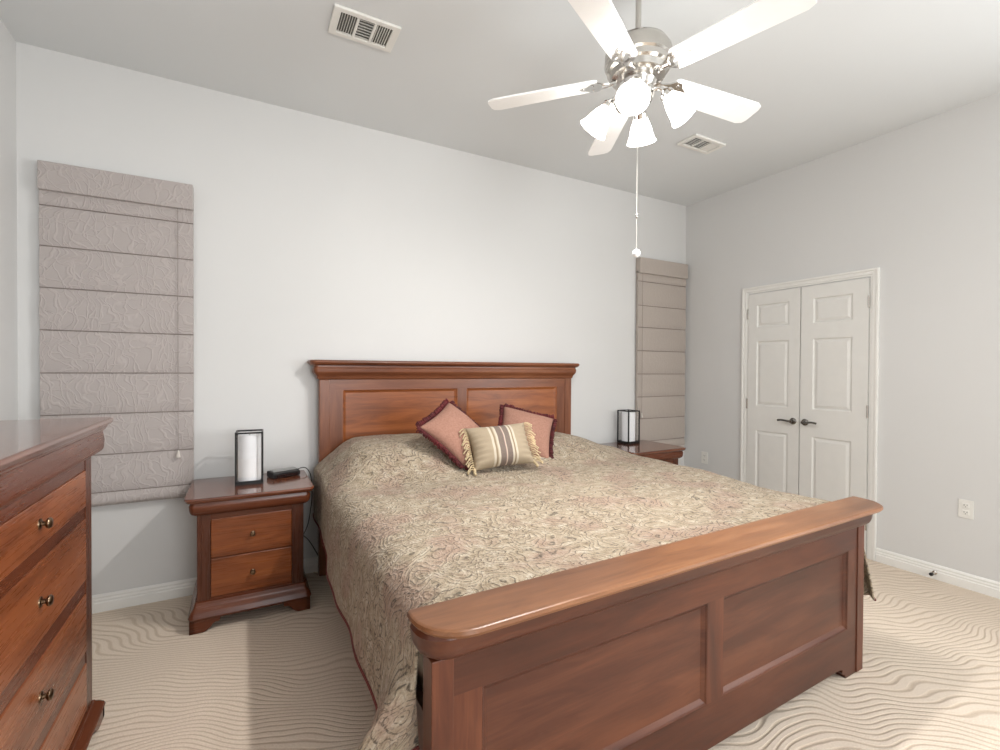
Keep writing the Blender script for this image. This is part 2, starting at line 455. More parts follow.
def door_leaf(name, ya, yb, pa, pb, hinge_y, hand, label):
    """leaf between ya and yb (ya>yb); raised panels between pa and pb"""
    bm = bmesh.new()
    d0 = X1-0.004
    box(bm, d0, X1-0.0005, yb, ya, 0.012, 2.043)
    zs = [(0.012, 0.24), (0.84, 1.058), (1.622, 1.746), (1.944, 2.043)]
    f = d0-0.012
    for z0, z1 in zs: box(bm, f, d0, yb+0.0015, ya-0.0015, z0, z1)
    panels = [(0.24, 0.84), (1.058, 1.622), (1.746, 1.944)]
    for z0, z1 in panels:
        box(bm, f, d0, yb+0.0015, pb, z0, z1); box(bm, f, d0, pa, ya-0.0015, z0, z1)
        # raised field with sloping border
        def ring(m, x): return [bm.verts.new((x, y, z)) for y, z in ((pa-m, z0+m), (pb+m, z0+m), (pb+m, z1-m), (pa-m, z1-m))]
        r = [ring(0.0, d0-0.012), ring(0.008, d0-0.003), ring(0.016, d0-0.003), ring(0.034, d0-0.010)]
        for A, B in zip(r, r[1:]):
            for i in range(4): bm.faces.new((A[i], A[(i+1) % 4], B[(i+1) % 4], B[i]))
        bm.faces.new(r[-1])
    o = struct(name, bm, m_door)
    yk = hand[0]; s = hand[1]; zk = 0.95
    hb = bmesh.new()
    MX = Matrix.Translation((f, yk, zk)) @ Matrix.Rotation(-PI/2, 4, 'Y')
    lathe(hb, [(0, 0.0), (0.027, 0.0), (0.027, 0.006), (0.020, 0.012), (0.011, 0.014), (0.011, 0.045), (0, 0.047)], 20, MX)
    tube(hb, smoothpath([(f-0.042, yk, zk), (f-0.046, yk+s*0.03, zk+0.002), (f-0.046, yk+s*0.07, zk+0.006), (f-0.040, yk+s*0.105, zk+0.001)], 5), 0.0085, 8)
    h = obj('door_handle', hb, m_handle, o, smooth=True, angle=40); h['label'] = 'satin nickel lever handle'
    for z in (0.25, 1.07, 1.87):
        g = bmesh.new(); tube(g, [(X1-0.019, hinge_y, z-0.045), (X1-0.019, hinge_y, z+0.045)], 0.006, 8)
        hh = obj('hinge', g, m_nickel, o, smooth=True, angle=40)
    return o
YM = -1.158
door_leaf('door_1', DY0-0.004, YM+0.003, -0.785, -1.065, DY0-0.003, (-1.108, 1), '')
door_leaf('door_2', YM-0.003, DY1+0.004, -1.255, -1.532, DY1+0.003, (-1.203, -1), '')
# dark reveal seen in the gap above the leaves
# (casing head overlaps the leaves, nothing else to build)

def outlet(y, z, label):
    t = thing('wall_outlet', label, 'outlet', (X1, y, z), 0, 'wall outlets')
    obj('cover_plate', bx(-0.006, 0, -0.036, 0.036, -0.058, 0.058, bev=0.002), m_white, t)
    for s in (-1, 1):
        b = bmesh.new(); box(b, -0.008, -0.004, -0.016, 0.016, s*0.022-0.014, s*0.022+0.014, 0.002)
        r = obj('receptacle', b, m_white, t)
        b = bmesh.new()
        for yy in (-0.007, 0.007): box(b, -0.0085, -0.0078, yy-0.0015, yy+0.0015, s*0.022-0.002, s*0.022+0.007)
        tube(b, [(-0.0085, 0, s*0.022-0.008), (-0.0078, 0, s*0.022-0.008)], 0.0025, 8)
        obj('slot', b, m_grille, r)
    return t
outlet(-2.172, 0.499, 'white wall outlet low on the right wall, right of the double doors')
outlet(-0.252, 0.505, 'white wall outlet near the room corner, between right nightstand and double doors')

t = thing('door_stop', 'small metal door stop on the white baseboard right of double doors', 'door stop', (X1-0.015, -2.03, 0.045))
b = bmesh.new()
lathe(b, [(0, 0), (0.013, 0), (0.013, 0.004), (0.006, 0.008), (0.005, 0.05), (0, 0.05)], 14, Matrix.Rotation(-PI/2, 4, 'Y'))
obj('stem', b, m_nickel, t, smooth=True, angle=40)
b = bmesh.new(); lathe(b, [(0, 0.045), (0.010, 0.045), (0.011, 0.062), (0.007, 0.068), (0, 0.068)], 14, Matrix.Rotation(-PI/2, 4, 'Y'))
obj('tip', b, m_blackp, t, smooth=True, angle=40)

# ------------------------------------------------------------------ ceiling vents
def vent(cx, cy, hx, hy, label, secs, rz=0.0):
    t = thing('ceiling_vent', label, 'vent', (cx, cy, H), rz, 'ceiling air vents')
    b = bmesh.new()
    box(b, -hx+0.012, hx-0.012, -hy+0.02, hy-0.02, -0.003, -0.001)
    obj('duct_opening', b, m_grille, t)
    b = bmesh.new()
    fw = 0.028
    box(b, -hx, hx, -hy, -hy+fw, -0.014, 0, 0.004); box(b, -hx, hx, hy-fw, hy, -0.014, 0, 0.004)
    ends = 0.035
    box(b, -hx, -hx+ends, -hy+fw-0.003, hy-fw+0.003, -0.014, 0, 0.003); box(b, hx-ends, hx, -hy+fw-0.003, hy-fw+0.003, -0.014, 0, 0.003)
    n = len(secs); L = 2*hx-2*ends; w = L/n
    for i in range(1, n): box(b, -hx+ends+w*i-0.006, -hx+ends+w*i+0.006, -hy+fw-0.003, hy-fw+0.003, -0.013, 0)
    obj('frame', b, m_white, t)
    for i, kd in enumerate(secs):
        b = bmesh.new(); a0 = -hx+ends+w*i+0.006; a1 = a0+w-0.012
        if kd == 'x':
            box(b, a0-0.002, a1+0.002, -hy+fw-0.002, hy-fw+0.002, -0.010, -0.004)
            for j in range(6):
                x = a0+(a1-a0)*(j+0.5)/6; box(b, x-0.002, x+0.002, -hy+fw, hy-fw, -0.012, -0.009)
        elif kd == 'v':
            k = 6
            for j in range(k):
                x = a0+(a1-a0)*(j+0.5)/k; sg = -1 if i == 0 else 1
                prism(b, [(x-0.0035, -0.012), (x-0.002, -0.012), (x+sg*0.004+0.002, -0.002), (x+sg*0.004, -0.002)], 'y', -hy+fw, hy-fw)
        else:
            k = 7
            for j in range(k):
                y = -hy+fw+(2*hy-2*fw)*(j+0.5)/k
                prism(b, [(y-0.003, -0.012), (y-0.001, -0.012), (y+0.005, -0.002), (y+0.003, -0.002)], 'x', a0, a1)
        obj('louver', b, m_white, t)
    return t
vent(0.535, -0.975, 0.158, 0.10, 'white ceiling air vent above the headboard, nearer the left wall', ['v', 'h', 'v'])
vent(3.00, -0.985, 0.165, 0.085, 'white ceiling air vent beyond the fan, near the right corner', ['h', 'h', 'x'])

# ------------------------------------------------------------------ roman shades
def roman_shade(label, xa, xb, ztop, zval, seams, zbot, mat, cordx, zpull, lastb=0.03):
    w = xb-xa; t = thing('roman_shade', label, 'window shade', ((xa+xb)/2, 0, zbot), 0, 'roman shades either side of the bed')
    h = w/2; dz = -zbot
    b = bmesh.new(); box(b, -h, h, -0.065, -0.002, zval+dz, ztop+dz, 0.006); obj('valance', b, mat, t)
    # folded fabric: each fold bellies out a little and tucks in at its seam
    prof = []
    zz = [zval+0.02]+seams+[zbot]
    for i in range(len(zz)-1):
        a, c = zz[i], zz[i+1]
        last = i == len(zz)-2
        for k in range(9):
            q = k/8
            bulge = math.sin(q*PI)**0.55
            y = -0.034-(0.011 if not last else lastb)*bulge*(0.45+0.55*q)
            prof.append((y, a+(c-a)*q))
    pts = [(y, z+dz) for y, z in prof]+[(-0.014, zbot+dz+0.004), (-0.014, zval+0.02+dz)]
    b = bmesh.new(); prism(b, pts, 'x', -h, h); obj('fabric_panel', b, mat, t, smooth=True, angle=35)
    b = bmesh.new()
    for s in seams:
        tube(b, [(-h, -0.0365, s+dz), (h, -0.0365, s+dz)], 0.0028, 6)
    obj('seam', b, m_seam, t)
    b = bmesh.new(); tube(b, [(cordx, -0.052, zval+dz+0.01), (cordx, -0.054, zpull+dz+0.02)], 0.0015, 6)
    c = obj('pull_cord', b, m_cord, t)
    b = bmesh.new(); lathe(b, [(0, 0.025), (0.005, 0.022), (0.009, 0.0), (0.012, -0.016), (0, -0.02)], 12, Matrix.Translation((cordx, -0.056, zpull+dz)))
    obj('cord_tassel', b, m_acorn, c, smooth=True, angle=50)
    return t
zl = [2.215, 2.002, 1.783, 1.559, 1.332, 1.107, 0.881, 0.672]
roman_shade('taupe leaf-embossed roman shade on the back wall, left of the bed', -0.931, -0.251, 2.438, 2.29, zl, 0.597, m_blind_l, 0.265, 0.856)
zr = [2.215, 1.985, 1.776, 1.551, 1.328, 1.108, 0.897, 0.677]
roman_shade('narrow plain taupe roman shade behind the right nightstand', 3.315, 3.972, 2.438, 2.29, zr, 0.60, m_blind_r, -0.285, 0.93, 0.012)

# ------------------------------------------------------------------ bed
BX = 1.465
bed = thing('bed', 'king size cherry wood bed with panelled headboard and footboard', 'bed', (BX, 0, 0))
# headboard (back y=-0.03, face y=-0.10)
b = bmesh.new()
yb, yf = -0.035, -0.095
box(b, -0.955, 0.955, yb, yf, 1.222, 1.29, 0.0)
hd = obj('headboard', b, m_head_x, bed)
for s in (-1, 1): obj('post', bx(s*0.9875-0.0325, s*0.9875+0.0325, yf-0.006, yb, 0.0, 1.29, bev=0.004), m_head_z, hd)
obj('rail', bx(-0.955, 0.955, yb, yf, 0.28, 0.50), m_head_x, hd)
for a, c in ((-0.955, -0.872), (-0.037, 0.037), (0.872, 0.955)):
    obj('stile', bx(a, c, yb, yf, 0.50, 1.222), m_head_z, hd)
def recess(b, x0, x1, z0, z1, yf, depth, m=0.018, back=0.02):
    """recessed panel with a sloped moulding round it, face at yf (front is -y)"""
    def ring(k, y): return [b.verts.new((x, y, z)) for x, z in ((x0+k, z0+k), (x1-k, z0+k), (x1-k, z1-k), (x0+k, z1-k))]
    r = [ring(-0.002, yf+back), ring(-0.002, yf+0.0008), ring(0.003, yf+0.0008), ring(0.006, yf+depth*0.4), ring(m, yf+depth)]
    for A, B in zip(r, r[1:]):
        for i in range(4): b.faces.new((A[i], A[(i+1) % 4], B[(i+1) % 4], B[i]))
    b.faces.new(r[-1]); b.faces.new(r[0])
for s, (a, c) in enumerate(((-0.872, -0.037), (0.037, 0.872))):
    b = bmesh.new(); recess(b, a, c, 0.50, 1.222, yf, 0.016, 0.022, 0.03)
    p = obj('panel', b, m_panel_x, hd)
b = bmesh.new()
prof = [(1.29, 0.004), (1.296, 0.012), (1.302, 0.014)]+arc(1.304, 0.014, 1.345, 0.038, 6, 'ogee')+[(1.365, 0.040), (1.372, 0.034), (1.384, 0.034)]
loft(b, 1.02, yb, yf, prof, 0.004); obj('frieze_moulding', b, m_head_x, hd, smooth=True, angle=35)
b = bmesh.new()
prof = [(1.384, 0.040), (1.392, 0.056), (1.404, 0.064), (1.414, 0.062), (1.419, 0.056)]
loft(b, 1.02, yb+0.02, yf, prof, 0.004); obj('cap', b, m_head_x, hd, smooth=True, angle=35)

# footboard: own empty-like root is the post mesh, turned 1.2 degrees as in the photo
FBY = -2.303
b = bmesh.new()
HW = 1.052
w = HW-0.058
box(b, -w, w, 0.05, 0, 0.566, 0.668)
fb = obj('footboard', b, m_shaded_x, bed); fb.location = (-0.020, FBY, 0); fb.rotation_euler = (0, 0, math.radians(1.2))
for s in (-1, 1): obj('post', bx(s*(HW-0.029)-0.029, s*(HW-0.029)+0.029, -0.004, 0.055, 0.0, 0.668, bev=0.003), m_shaded_z, fb)
b = bmesh.new()
c0 = w+0.002
sc = []                                     # lower rail with scrolled bracket cut-outs beside the feet
def scroll(x, s):
    return [(x, 0.0), (x+s*0.004, 0.016), (x+s*0.02, 0.022), (x+s*0.03, 0.034), (x+s*0.026, 0.044), (x+s*0.045, 0.05), (x+s*0.06, 0.052)]
lo = [(-c0, 0.0)]+scroll(-0.905, 1)+[(0, 0.055)]+list(reversed(scroll(0.905, -1)))+[(c0, 0.0), (c0, 0.214), (-c0, 0.214)]
prism(b, lo, 'y', 0.05, 0.0)
obj('rail', b, m_shaded_x, fb)
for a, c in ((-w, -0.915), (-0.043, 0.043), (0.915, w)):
    obj('stile', bx(a, c, 0.05, 0.0, 0.214, 0.566), m_shaded_z, fb)
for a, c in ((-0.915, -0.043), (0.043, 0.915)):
    b = bmesh.new(); recess(b, a, c, 0.214, 0.566, 0.0, 0.013, 0.020, 0.03); obj('panel', b, m_shaded_panel, fb)
b = bmesh.new()
prof = [(0.668, 0.004), (0.671, 0.012)]+arc(0.674, 0.012, 0.715, 0.042, 8, 'ovolo')+[(0.735, 0.046), (0.746, 0.040), (0.752, 0.040)]
loft(b, HW-0.012, 0.055, -0.004, prof, 0.05); obj('frieze_moulding', b, m_shaded_x, fb, smooth=True, angle=35)
b = bmesh.new()
prof = [(0.751, 0.040), (0.754, 0.040), (0.758, 0.052), (0.767, 0.058), (0.775, 0.056), (0.779, 0.050)]
loft(b, HW-0.024, 0.05, -0.045, prof, 0.085, -0.010); obj('cap', b, m_cap_lit, fb, smooth=True, angle=35)
# rails, box base and mattress
for s in (-1, 1):
    obj('side_rail', bx(s*0.985-0.014, s*0.985+0.014, -2.24, -0.10, 0.20, 0.36, bev=0.003), m_shaded_x, bed)
b = bx(-0.955, 0.955, -2.22, -0.13, 0.25, 0.45, bev=0.02); obj('box_spring', b, m_mattress, bed)
b = bx(-0.965, 0.965, -2.22, -0.13, 0.452, 0.69, bev=0.05, seg=4); obj('mattress', b, m_mattress, bed, smooth=True, angle=50)

# ------------------------------------------------------------------ bedspread (draped cloth with real thickness)
def sstep(a, b, x):
    if a > b: return 1-sstep(b, a, x)
    t = min(1, max(0, (x-a)/(b-a))); return t*t*(3-2*t)
def make_spread():
    XL, XR = 0.385, 2.585            # where the cloth hangs, world x
    r = 0.11
    XLy = lambda y: 0.385+0.022*sstep(-0.9, -0.4, y)
    XRy = lambda y: 2.580-0.075*sstep(-1.1, -2.1, y)
    ys = []
    y = -0.112
    while y > -2.20: ys.append(y); y -= 0.022
    ys = [v for v in ys if v > -2.168]+[-2.178, -2.188, -2.194, -2.198, -2.204, -2.212, -2.220, -2.228, -2.236]
    # cross-section samples: (side, kind, q)
    nH, nA, nT = 22, 8, 90
    bm = bmesh.new(); uvl = bm.loops.layers.uv.new('UVMap'); grid = []; uvs = {}
    for yy in ys:
        row = []; XL = XLy(yy); XR = XRy(yy)
        head = 1-sstep(-0.62, -0.92, yy) if False else sstep(-0.95, -0.55, yy)
        def top(x):
            zb = 0.742+0.010*sstep(0.9, 2.2, x)-0.012*sstep(2.25, 2.5, x)*sstep(-1.4, -2.1, yy)
            hl = sstep(0.36, 0.66, x)*(1-sstep(2.12, 2.60, x)*0.95)
            m = 0.172*(1-0.28*sstep(1.0, 2.3, x))
            m *= (1-0.18*math.exp(-((x-1.47)/0.10)**2))
            z = zb+head*hl*m*(1-0.5*sstep(-0.2, -0.11, yy)*0.5)
            z += 0.010*noise.noise(Vector((x*3.2, yy*4.5, 1.3)))+0.004*noise.noise(Vector((x*10, yy*12, 4.3)))
            z += 0.008*sstep(-1.95, -2.2, yy)
            return z
        def hang(side, q, yy):
            """q 0 at the shoulder .. 1 at the hem"""
            drop0 = 0.37
            hemz = 0.365
            if side < 0: hemz = 0.42-0.06*sstep(-0.3, -0.9, yy)
            else: hemz = 0.34-0.095*sstep(-1.8, -2.2, yy)
            fl = 0.004*math.sin(yy*17+side)+0.006*math.sin(yy*8.3+2*side)
            x = (XLy(yy) if side < 0 else XRy(yy))
            out = 0.03*q*q
            if side < 0: out = (0.0 + 0.03*sstep(-0.6, -1.4, yy))*q-0.012*sstep(-0.5, -0.2, yy)*0
            else: out = 0.045*q
            x += side*(out+fl*q)
            zs = top(XL+r if side < 0 else XR-r)-r
            z = zs+(hemz-zs)*q
            y2 = yy
            # corner flare at the foot: the cloth folds outwards into a wing
            k = min(1, max(0, (-1.98-yy)/0.212))**1.9
            if side < 0:
                amp = 0.20; start = 0.18
            else:
                amp = 0.215; start = 0.0
            qq = max(0, (q-start)/(1-start))
            if side > 0: qq = qq**0.55
            back = min(1, max(0, (-2.196-yy)/0.040))
            x += side*amp*k*qq*(1-back*(1.15 if side < 0 else 0.25))
            z -= (0.055 if side < 0 else 0.0)*k*qq*(1-back)
            if side < 0: z += 0.07*back*qq*0.6
            return x, y2+0.0, z
        # left hem -> up
        for i in range(nH, 0, -1): row.append(hang(-1, i/nH, yy))
        for i in range(nA+1):
            a = PI/2*i/nA
            zc = top(XL+r)-r; row.append((XL+r-r*math.cos(a), yy, zc+r*math.sin(a)+(top(XL+r-r*math.cos(a))-top(XL+r))*math.sin(a)))
        for i in range(1, nT):
            x = XL+r+(XR-XL-2*r)*i/nT; row.append((x, yy, top(x)))
        for i in range(nA, -1, -1):
            a = PI/2*i/nA
            zc = top(XR-r)-r; row.append((XR-r+r*math.cos(a), yy, zc+r*math.sin(a)))
        for i in range(1, nH+1): row.append(hang(1, i/nH, yy))
        # arclength coordinate
        s = [0.0]
        for p, q in zip(row, row[1:]): s.append(s[-1]+math.hypot(q[0]-p[0], q[2]-p[2]))
        mid = s[len(s)//2]
        vs = []
        if grid: colv = [c_-(Vector(p)-q.co).length for c_, p, q in zip(colv, row, grid[-1])]
        else: colv = [yy]*len(row)
        for p, ss, cv in zip(row, s, colv):
            v = bm.verts.new(p); uvs[v] = (ss-mid, cv); vs.append(v)
        grid.append(vs)
    for A, B in zip(grid, grid[1:]):
        for i in range(len(A)-1):
            f = bm.faces.new((A[i], A[i+1], B[i+1], B[i]))
            for lp in f.loops: lp[uvl].uv = uvs[lp.vert]
    hemL = [g[0].co.copy() for g in grid]; hemR = [g[-1].co.copy() for g in grid]
    o = obj('bedspread', bm, m_spread, smooth=True)
    sol = o.modifiers.new('solidify', 'SOLIDIFY'); sol.thickness = 0.008; sol.offset = -1
    return o, hemL, hemR
sp, hemL, hemR = make_spread()
tag(sp, 'beige paisley bedspread draped over the mattress of the wooden bed', 'bedspread')
for hm in (hemL, hemR):
    b = bmesh.new(); tube(b, hm, 0.006, 6); obj('piping', b, m_hem, sp, smooth=True)

# ------------------------------------------------------------------ pillows
def pillow(name, label, w, h, th, mat, loc, rot, gather=0.0):
    bm = bmesh.new(); n = 30; G = {}
    for sgn in (1, -1):
        for i in range(n+1):
            for j in range(n+1):
                u = -1+2*i/n; v = -1+2*j/n
                if sgn < 0 and (i in (0, n) or j in (0, n)): G[sgn, i, j] = G[1, i, j]; continue
                pinch = 1-0.09*(1-u*u)*abs(v)**2*1.0; pinch2 = 1-0.09*(1-v*v)*abs(u)**2
                x = u*w/2*pinch2; z = v*h/2*pinch
                d = ((1-abs(u)**2.6)*(1-abs(v)**2.6))
                y = sgn*th/2*max(0, d)**0.55
                y += 0.006*noise.noise(Vector((u*3, v*3, sgn*2+w*9)))*d
                if gather: y += gather*math.sin(v*26)*max(0, abs(u)-0.45)*d**0.5
                G[sgn, i, j] = bm.verts.new((x, y, z))
        for i in range(n):
            for j in range(n):
                bm.faces.new((G[sgn, i, j], G[sgn, i+1, j], G[sgn, i+1, j+1], G[sgn, i, j+1]))
    edge = [G[1, i, 0].co.copy() for i in range(n)]+[G[1, n, j].co.copy() for j in range(n)]+[G[1, n-i, n].co.copy() for i in range(n)]+[G[1, 0, n-j].co.copy() for j in range(n)]
    o = obj(name, bm, mat, smooth=True); o.location = loc; o.rotation_euler = rot
    tag(o, label, 'pillow'); return o, edge

def ruffle(edge, o, mat, ln=0.03):
    b = bmesh.new(); N = len(edge); cen = Vector((0, 0, 0)); K = 3
    for i in range(N):
        p, q = edge[i], edge[(i+1) % N]
        for k in range(K):
            a = p.lerp(q, k/K); d = (q-p).normalized(); out = Vector((d.z, 0, -d.x))
            if out.dot(a) < 0: out = -out
            yj = 0.008*math.sin((i*K+k)*1.9)
            e = a+out*(ln*(0.85+0.3*random.random()))+Vector((0, yj+random.uniform(-.004, .004), 0))+d*random.uniform(-.004, .004)
            tube(b, [a-out*0.003, a.lerp(e, 0.5)+Vector((0, yj*0.7, 0)), e], [0.0035, 0.0055, 0.0045], 5)
    return obj('fringe', b, mat, o, smooth=True)

# ------------------------------------------------------------------ nightstand / dresser kit
def knob(parent, x, yf, z, r=0.014):
    b = bmesh.new()
    MX = Matrix.Translation((x, yf, z)) @ Matrix.Rotation(PI/2, 4, 'X')
    lathe(b, [(0, 0), (r*0.95, 0), (r*0.9, 0.003), (r*0.45, 0.005), (r*0.4, 0.012), (r*0.85, 0.016), (r, 0.021), (r*0.8, 0.026), (0, 0.028)], 18, MX)
    return obj('knob', b, m_brass, parent, smooth=True, angle=50)

def chest(name, label, hw, depth, yback, drawers, dx, knobs, z_base, z_body, top_prof, frieze_prof, base_prof, mats, foot_h, foot_w, loc, rz, kr, group=None):
    """front faces -y; body face at y = yback-depth"""
    mx, mz, mf = mats
    t = thing(name, label, 'nightstand' if name == 'nightstand' else 'dresser', loc, rz, group)
    f = yback-depth
    b = bmesh.new()
    # carcass: two sides, back, stiles and rails between the drawers
    box(b, -hw+0.02, hw-0.02, yback-0.012, yback, z_base, z_body)
    obj('back_panel', b, mz, t)
    for s in (-1, 1):
        obj('side_panel', bx(min(s*hw, s*(hw-0.02)), max(s*hw, s*(hw-0.02)), f, yback, z_base, z_body, bev=0.002), mz, t)
        obj('stile', bx(min(s*(hw-0.02), s*dx), max(s*(hw-0.02), s*dx), f, f+0.02, z_base, z_body), mz, t)
    zc = z_body
    for (z0, z1) in list(drawers)+[(0, z_base)]:
        obj('rail', bx(-dx, dx, f+0.002, f+0.02, z1, zc), mx, t); zc = z0
    for (z0, z1) in drawers:
        b = bmesh.new(); g = 0.0018
        box(b, -dx+g, dx-g, f-0.001, f+0.03, z0+g, z1-g, 0.003)
        d = obj('drawer', b, mf, t)
        for kx in knobs: knob(d, kx, f-0.001, (z0+z1)/2, kr)
    b = bmesh.new(); loft(b, hw, yback, f, frieze_prof, 0.003); obj('frieze_moulding', b, mx, t, smooth=True, angle=35)
    b = bmesh.new(); loft(b, hw, yback, f, top_prof, 0.004); obj('top', b, m_top, t, smooth=True, angle=35)
    b = bmesh.new(); loft(b, hw, yback, f, base_prof, 0.003); obj('base_moulding', b, mx, t, smooth=True, angle=35)
    o = base_prof[0][1]-0.004; H_ = foot_h; W_ = foot_w
    curve = [(W_, H_), (W_*1.02, H_*0.80), (W_*0.97, H_*0.66), (W_*0.86, H_*0.66), (W_*0.78, H_*0.58), (W_*0.70, H_*0.34), (W_*0.56, H_*0.10), (W_*0.45, 0.0), (0, 0), (0, H_)]
    for s in (-1, 1):
        b = bmesh.new()
        prism(b, [(s*(hw+o-px), pz) for px, pz in curve], 'y', f-o, f-o+0.022)
        prism(b, [(f-o+py, pz) for py, pz in curve], 'x', s*(hw+o), s*(hw+o-0.022))
        obj('foot', b, mx, t)
        b = bmesh.new(); prism(b, [(s*(hw+o-px), pz) for px, pz in curve], 'y', yback, yback-0.022); obj('foot', b, mx, t)
    return t

NSC = 0.052
ns_kw = dict(hw=0.256, depth=0.455, yback=-0.035, drawers=[(0.366, 0.572), (0.160, 0.363)], dx=0.196, knobs=[0.0], z_base=0.13, z_body=0.60,
    top_prof=[(0.668, 0.038), (0.672, 0.046), (0.680, 0.052), (0.688, 0.055), (0.695, 0.052), (0.697, 0.048)],
    frieze_prof=[(0.598, 0.006), (0.602, 0.014)]+arc(0.605, 0.016, 0.640, 0.034, 6, 'ovolo')+[(0.652, 0.035), (0.662, 0.030), (0.668, 0.030)],
    base_prof=[(0.066, 0.036), (0.078, 0.040), (0.088, 0.036)]+arc(0.092, 0.034, 0.130, 0.014, 6, 'ogee')+[(0.146, 0.010), (0.150, 0.002)],
    mats=(m_ns_x, m_ns_z, m_ns_front), foot_h=0.067, foot_w=0.135, kr=0.013)
ns1 = chest('nightstand', 'dark cherry two-drawer nightstand between left shade and bed', loc=(NSC, 0, 0), rz=0, group='pair of nightstands', **ns_kw)
ns2 = copy_tree(ns1); ns2.location = (3.082, -0.018, 0)
ns2['label'] = 'dark cherry nightstand mostly hidden behind the far right of the bed'

dkw = dict(hw=0.73, depth=0.512, yback=0.0, drawers=[(0.850, 0.986), (0.582, 0.810), (0.318, 0.532), (0.098, 0.276)], dx=0.655, knobs=[-0.20, 0.20], z_base=0.07, z_body=1.06,
    top_prof=[(1.120, 0.034), (1.124, 0.040), (1.132, 0.044), (1.136, 0.046), (1.140, 0.046), (1.144, 0.056), (1.155, 0.062), (1.164, 0.060), (1.167, 0.054)],
    frieze_prof=[(1.03, 0.006), (1.036, 0.018)]+arc(1.040, 0.024, 1.065, 0.036, 6, 'ovolo')+[(1.085, 0.037), (1.105, 0.034), (1.120, 0.032)],
    base_prof=[(0.050, 0.034), (0.056, 0.037), (0.062, 0.034)]+arc(0.064, 0.030, 0.085, 0.008, 5, 'ogee')+[(0.088, 0.002)],
    mats=(m_ns_x, m_ns_z, m_dr_front), foot_h=0.052, foot_w=0.17, kr=0.016)
chest('dresser', 'tall cherry chest of drawers in the left foreground against left wall', loc=(-1.015, -1.785, 0), rz=PI/2, **dkw)

# ------------------------------------------------------------------ lanterns
def lantern(label, loc, rz):
    t = thing('candle_lantern', label, 'lantern', loc, rz, 'candle lanterns on the nightstands')
    s, h, p = 0.071, 0.300, 0.0045
    b = bmesh.new(); box(b, -s, s, -s, s, 0, 0.014, 0.001, 1); obj('base', b, m_black, t)
    b = bmesh.new()
    for x in (-1, 1):
        for y in (-1, 1): box(b, x*(s-p)-p, x*(s-p)+p, y*(s-p)-p, y*(s-p)+p, 0.014, h)
    for y in (-1, 1):
        box(b, -s, s, y*(s-p)-p, y*(s-p)+p, h-0.009, h); box(b, y*(s-p)-p, y*(s-p)+p, -s, s, h-0.009, h)
        box(b, -s, s, y*(s-p)-p, y*(s-p)+p, 0.014, 0.022); box(b, y*(s-p)-p, y*(s-p)+p, -s, s, 0.014, 0.022)
    obj('frame', b, m_black, t)
    for k in range(4):
        g = bmesh.new(); box(g, -s+2*p, s-2*p, -s+p-0.001, -s+p+0.001, 0.022, h-0.009)
        bmesh.ops.rotate(g, verts=g.verts, cent=(0, 0, 0), matrix=Matrix.Rotation(k*PI/2, 3, 'Z'))
        obj('glass_pane', g, m_glass, t)
    return t
def candle(label, loc):
    b = bmesh.new(); lathe(b, [(0, 0), (0.057, 0), (0.060, 0.004), (0.060, 0.262), (0.057, 0.268), (0.034, 0.260), (0, 0.256)], 36)
    c = obj('candle', b, m_wax, smooth=True, angle=40); c.location = loc
    tag(c, label, 'candle', 'candles inside the lanterns')
    b = bmesh.new(); tube(b, [(0, 0, 0.255), (0.001, 0, 0.268)], 0.0015, 6); obj('wick', b, m_black, c)
NZ = 0.697
lantern('black framed glass lantern on the left nightstand, beside the clock', (0.040, -0.262, NZ), math.radians(-3))
candle('wide white candle inside the lantern on left nightstand', (0.040, -0.262, NZ+0.0145))
lantern('black framed glass lantern turned cornerwise on the right nightstand', (3.112, -0.135, NZ), math.radians(2))
candle('wide white candle inside the lantern on right nightstand', (3.112, -0.135, NZ+0.0145))

# ------------------------------------------------------------------ alarm clock and cords
ck = thing('alarm_clock', 'small black alarm clock with grey top on left nightstand, right of lantern', 'clock', (0.226, -0.170, NZ), math.radians(22))
b = bmesh.new()
prism(b, [(-0.052, 0.002), (0.045, 0.002), (0.045, 0.037), (0.020, 0.041), (-0.030, 0.036), (-0.052, 0.028)], 'x', -0.082, 0.082)
bmesh.ops.bevel(b, geom=list(b.edges), offset=0.003, segments=2, affect='EDGES')
obj('case', b, m_blackp, ck, smooth=True, angle=40)
b = bmesh.new(); box(b, -0.064, 0.064, -0.0545, -0.051, 0.007, 0.021, 0.001, 1); obj('display', b, plain('smoked_display', (40, 27, 27), 0.1), ck)
b = bmesh.new()
prism(b, [(-0.028, 0.0365), (0.020, 0.0405), (0.020, 0.0435), (-0.028, 0.0395)], 'x', -0.072, 0.072); obj('button_plate', b, plain('grey_plastic', (150, 150, 148), 0.3, 0.3), ck)
for px in ((-0.06, -0.04), (0.06, -0.04), (-0.06, 0.035), (0.06, 0.035)):
    obj('rubber_foot', bx(px[0]-0.006, px[0]+0.006, px[1]-0.005, px[1]+0.005, 0, 0.003), m_cable, ck)
b = bmesh.new()
tube(b, smoothpath([(0.292, -0.14, NZ+0.018), (0.325, -0.14, NZ+0.034), (0.360, -0.13, NZ+0.030), (0.386, -0.12, NZ-0.01), (0.398, -0.10, 0.62), (0.405, -0.06, 0.51), (0.400, -0.025, 0.42), (0.385, -0.02, 0.33), (0.36, -0.02, 0.27)], 8), 0.0028, 8)
tag(obj('power_cord', b, m_cable, smooth=True), 'thin dark cord running down from the clock behind nightstand', 'cord', 'cords by the bed')
b = bmesh.new()
tube(b, smoothpath([(0.30, -0.012, 0.31), (0.361, -0.02, 0.255), (0.398, -0.022, 0.209), (0.448, -0.022, 0.113), (0.474, -0.026, 0.061), (0.50, -0.05, 0.006)], 8), 0.0032, 8)
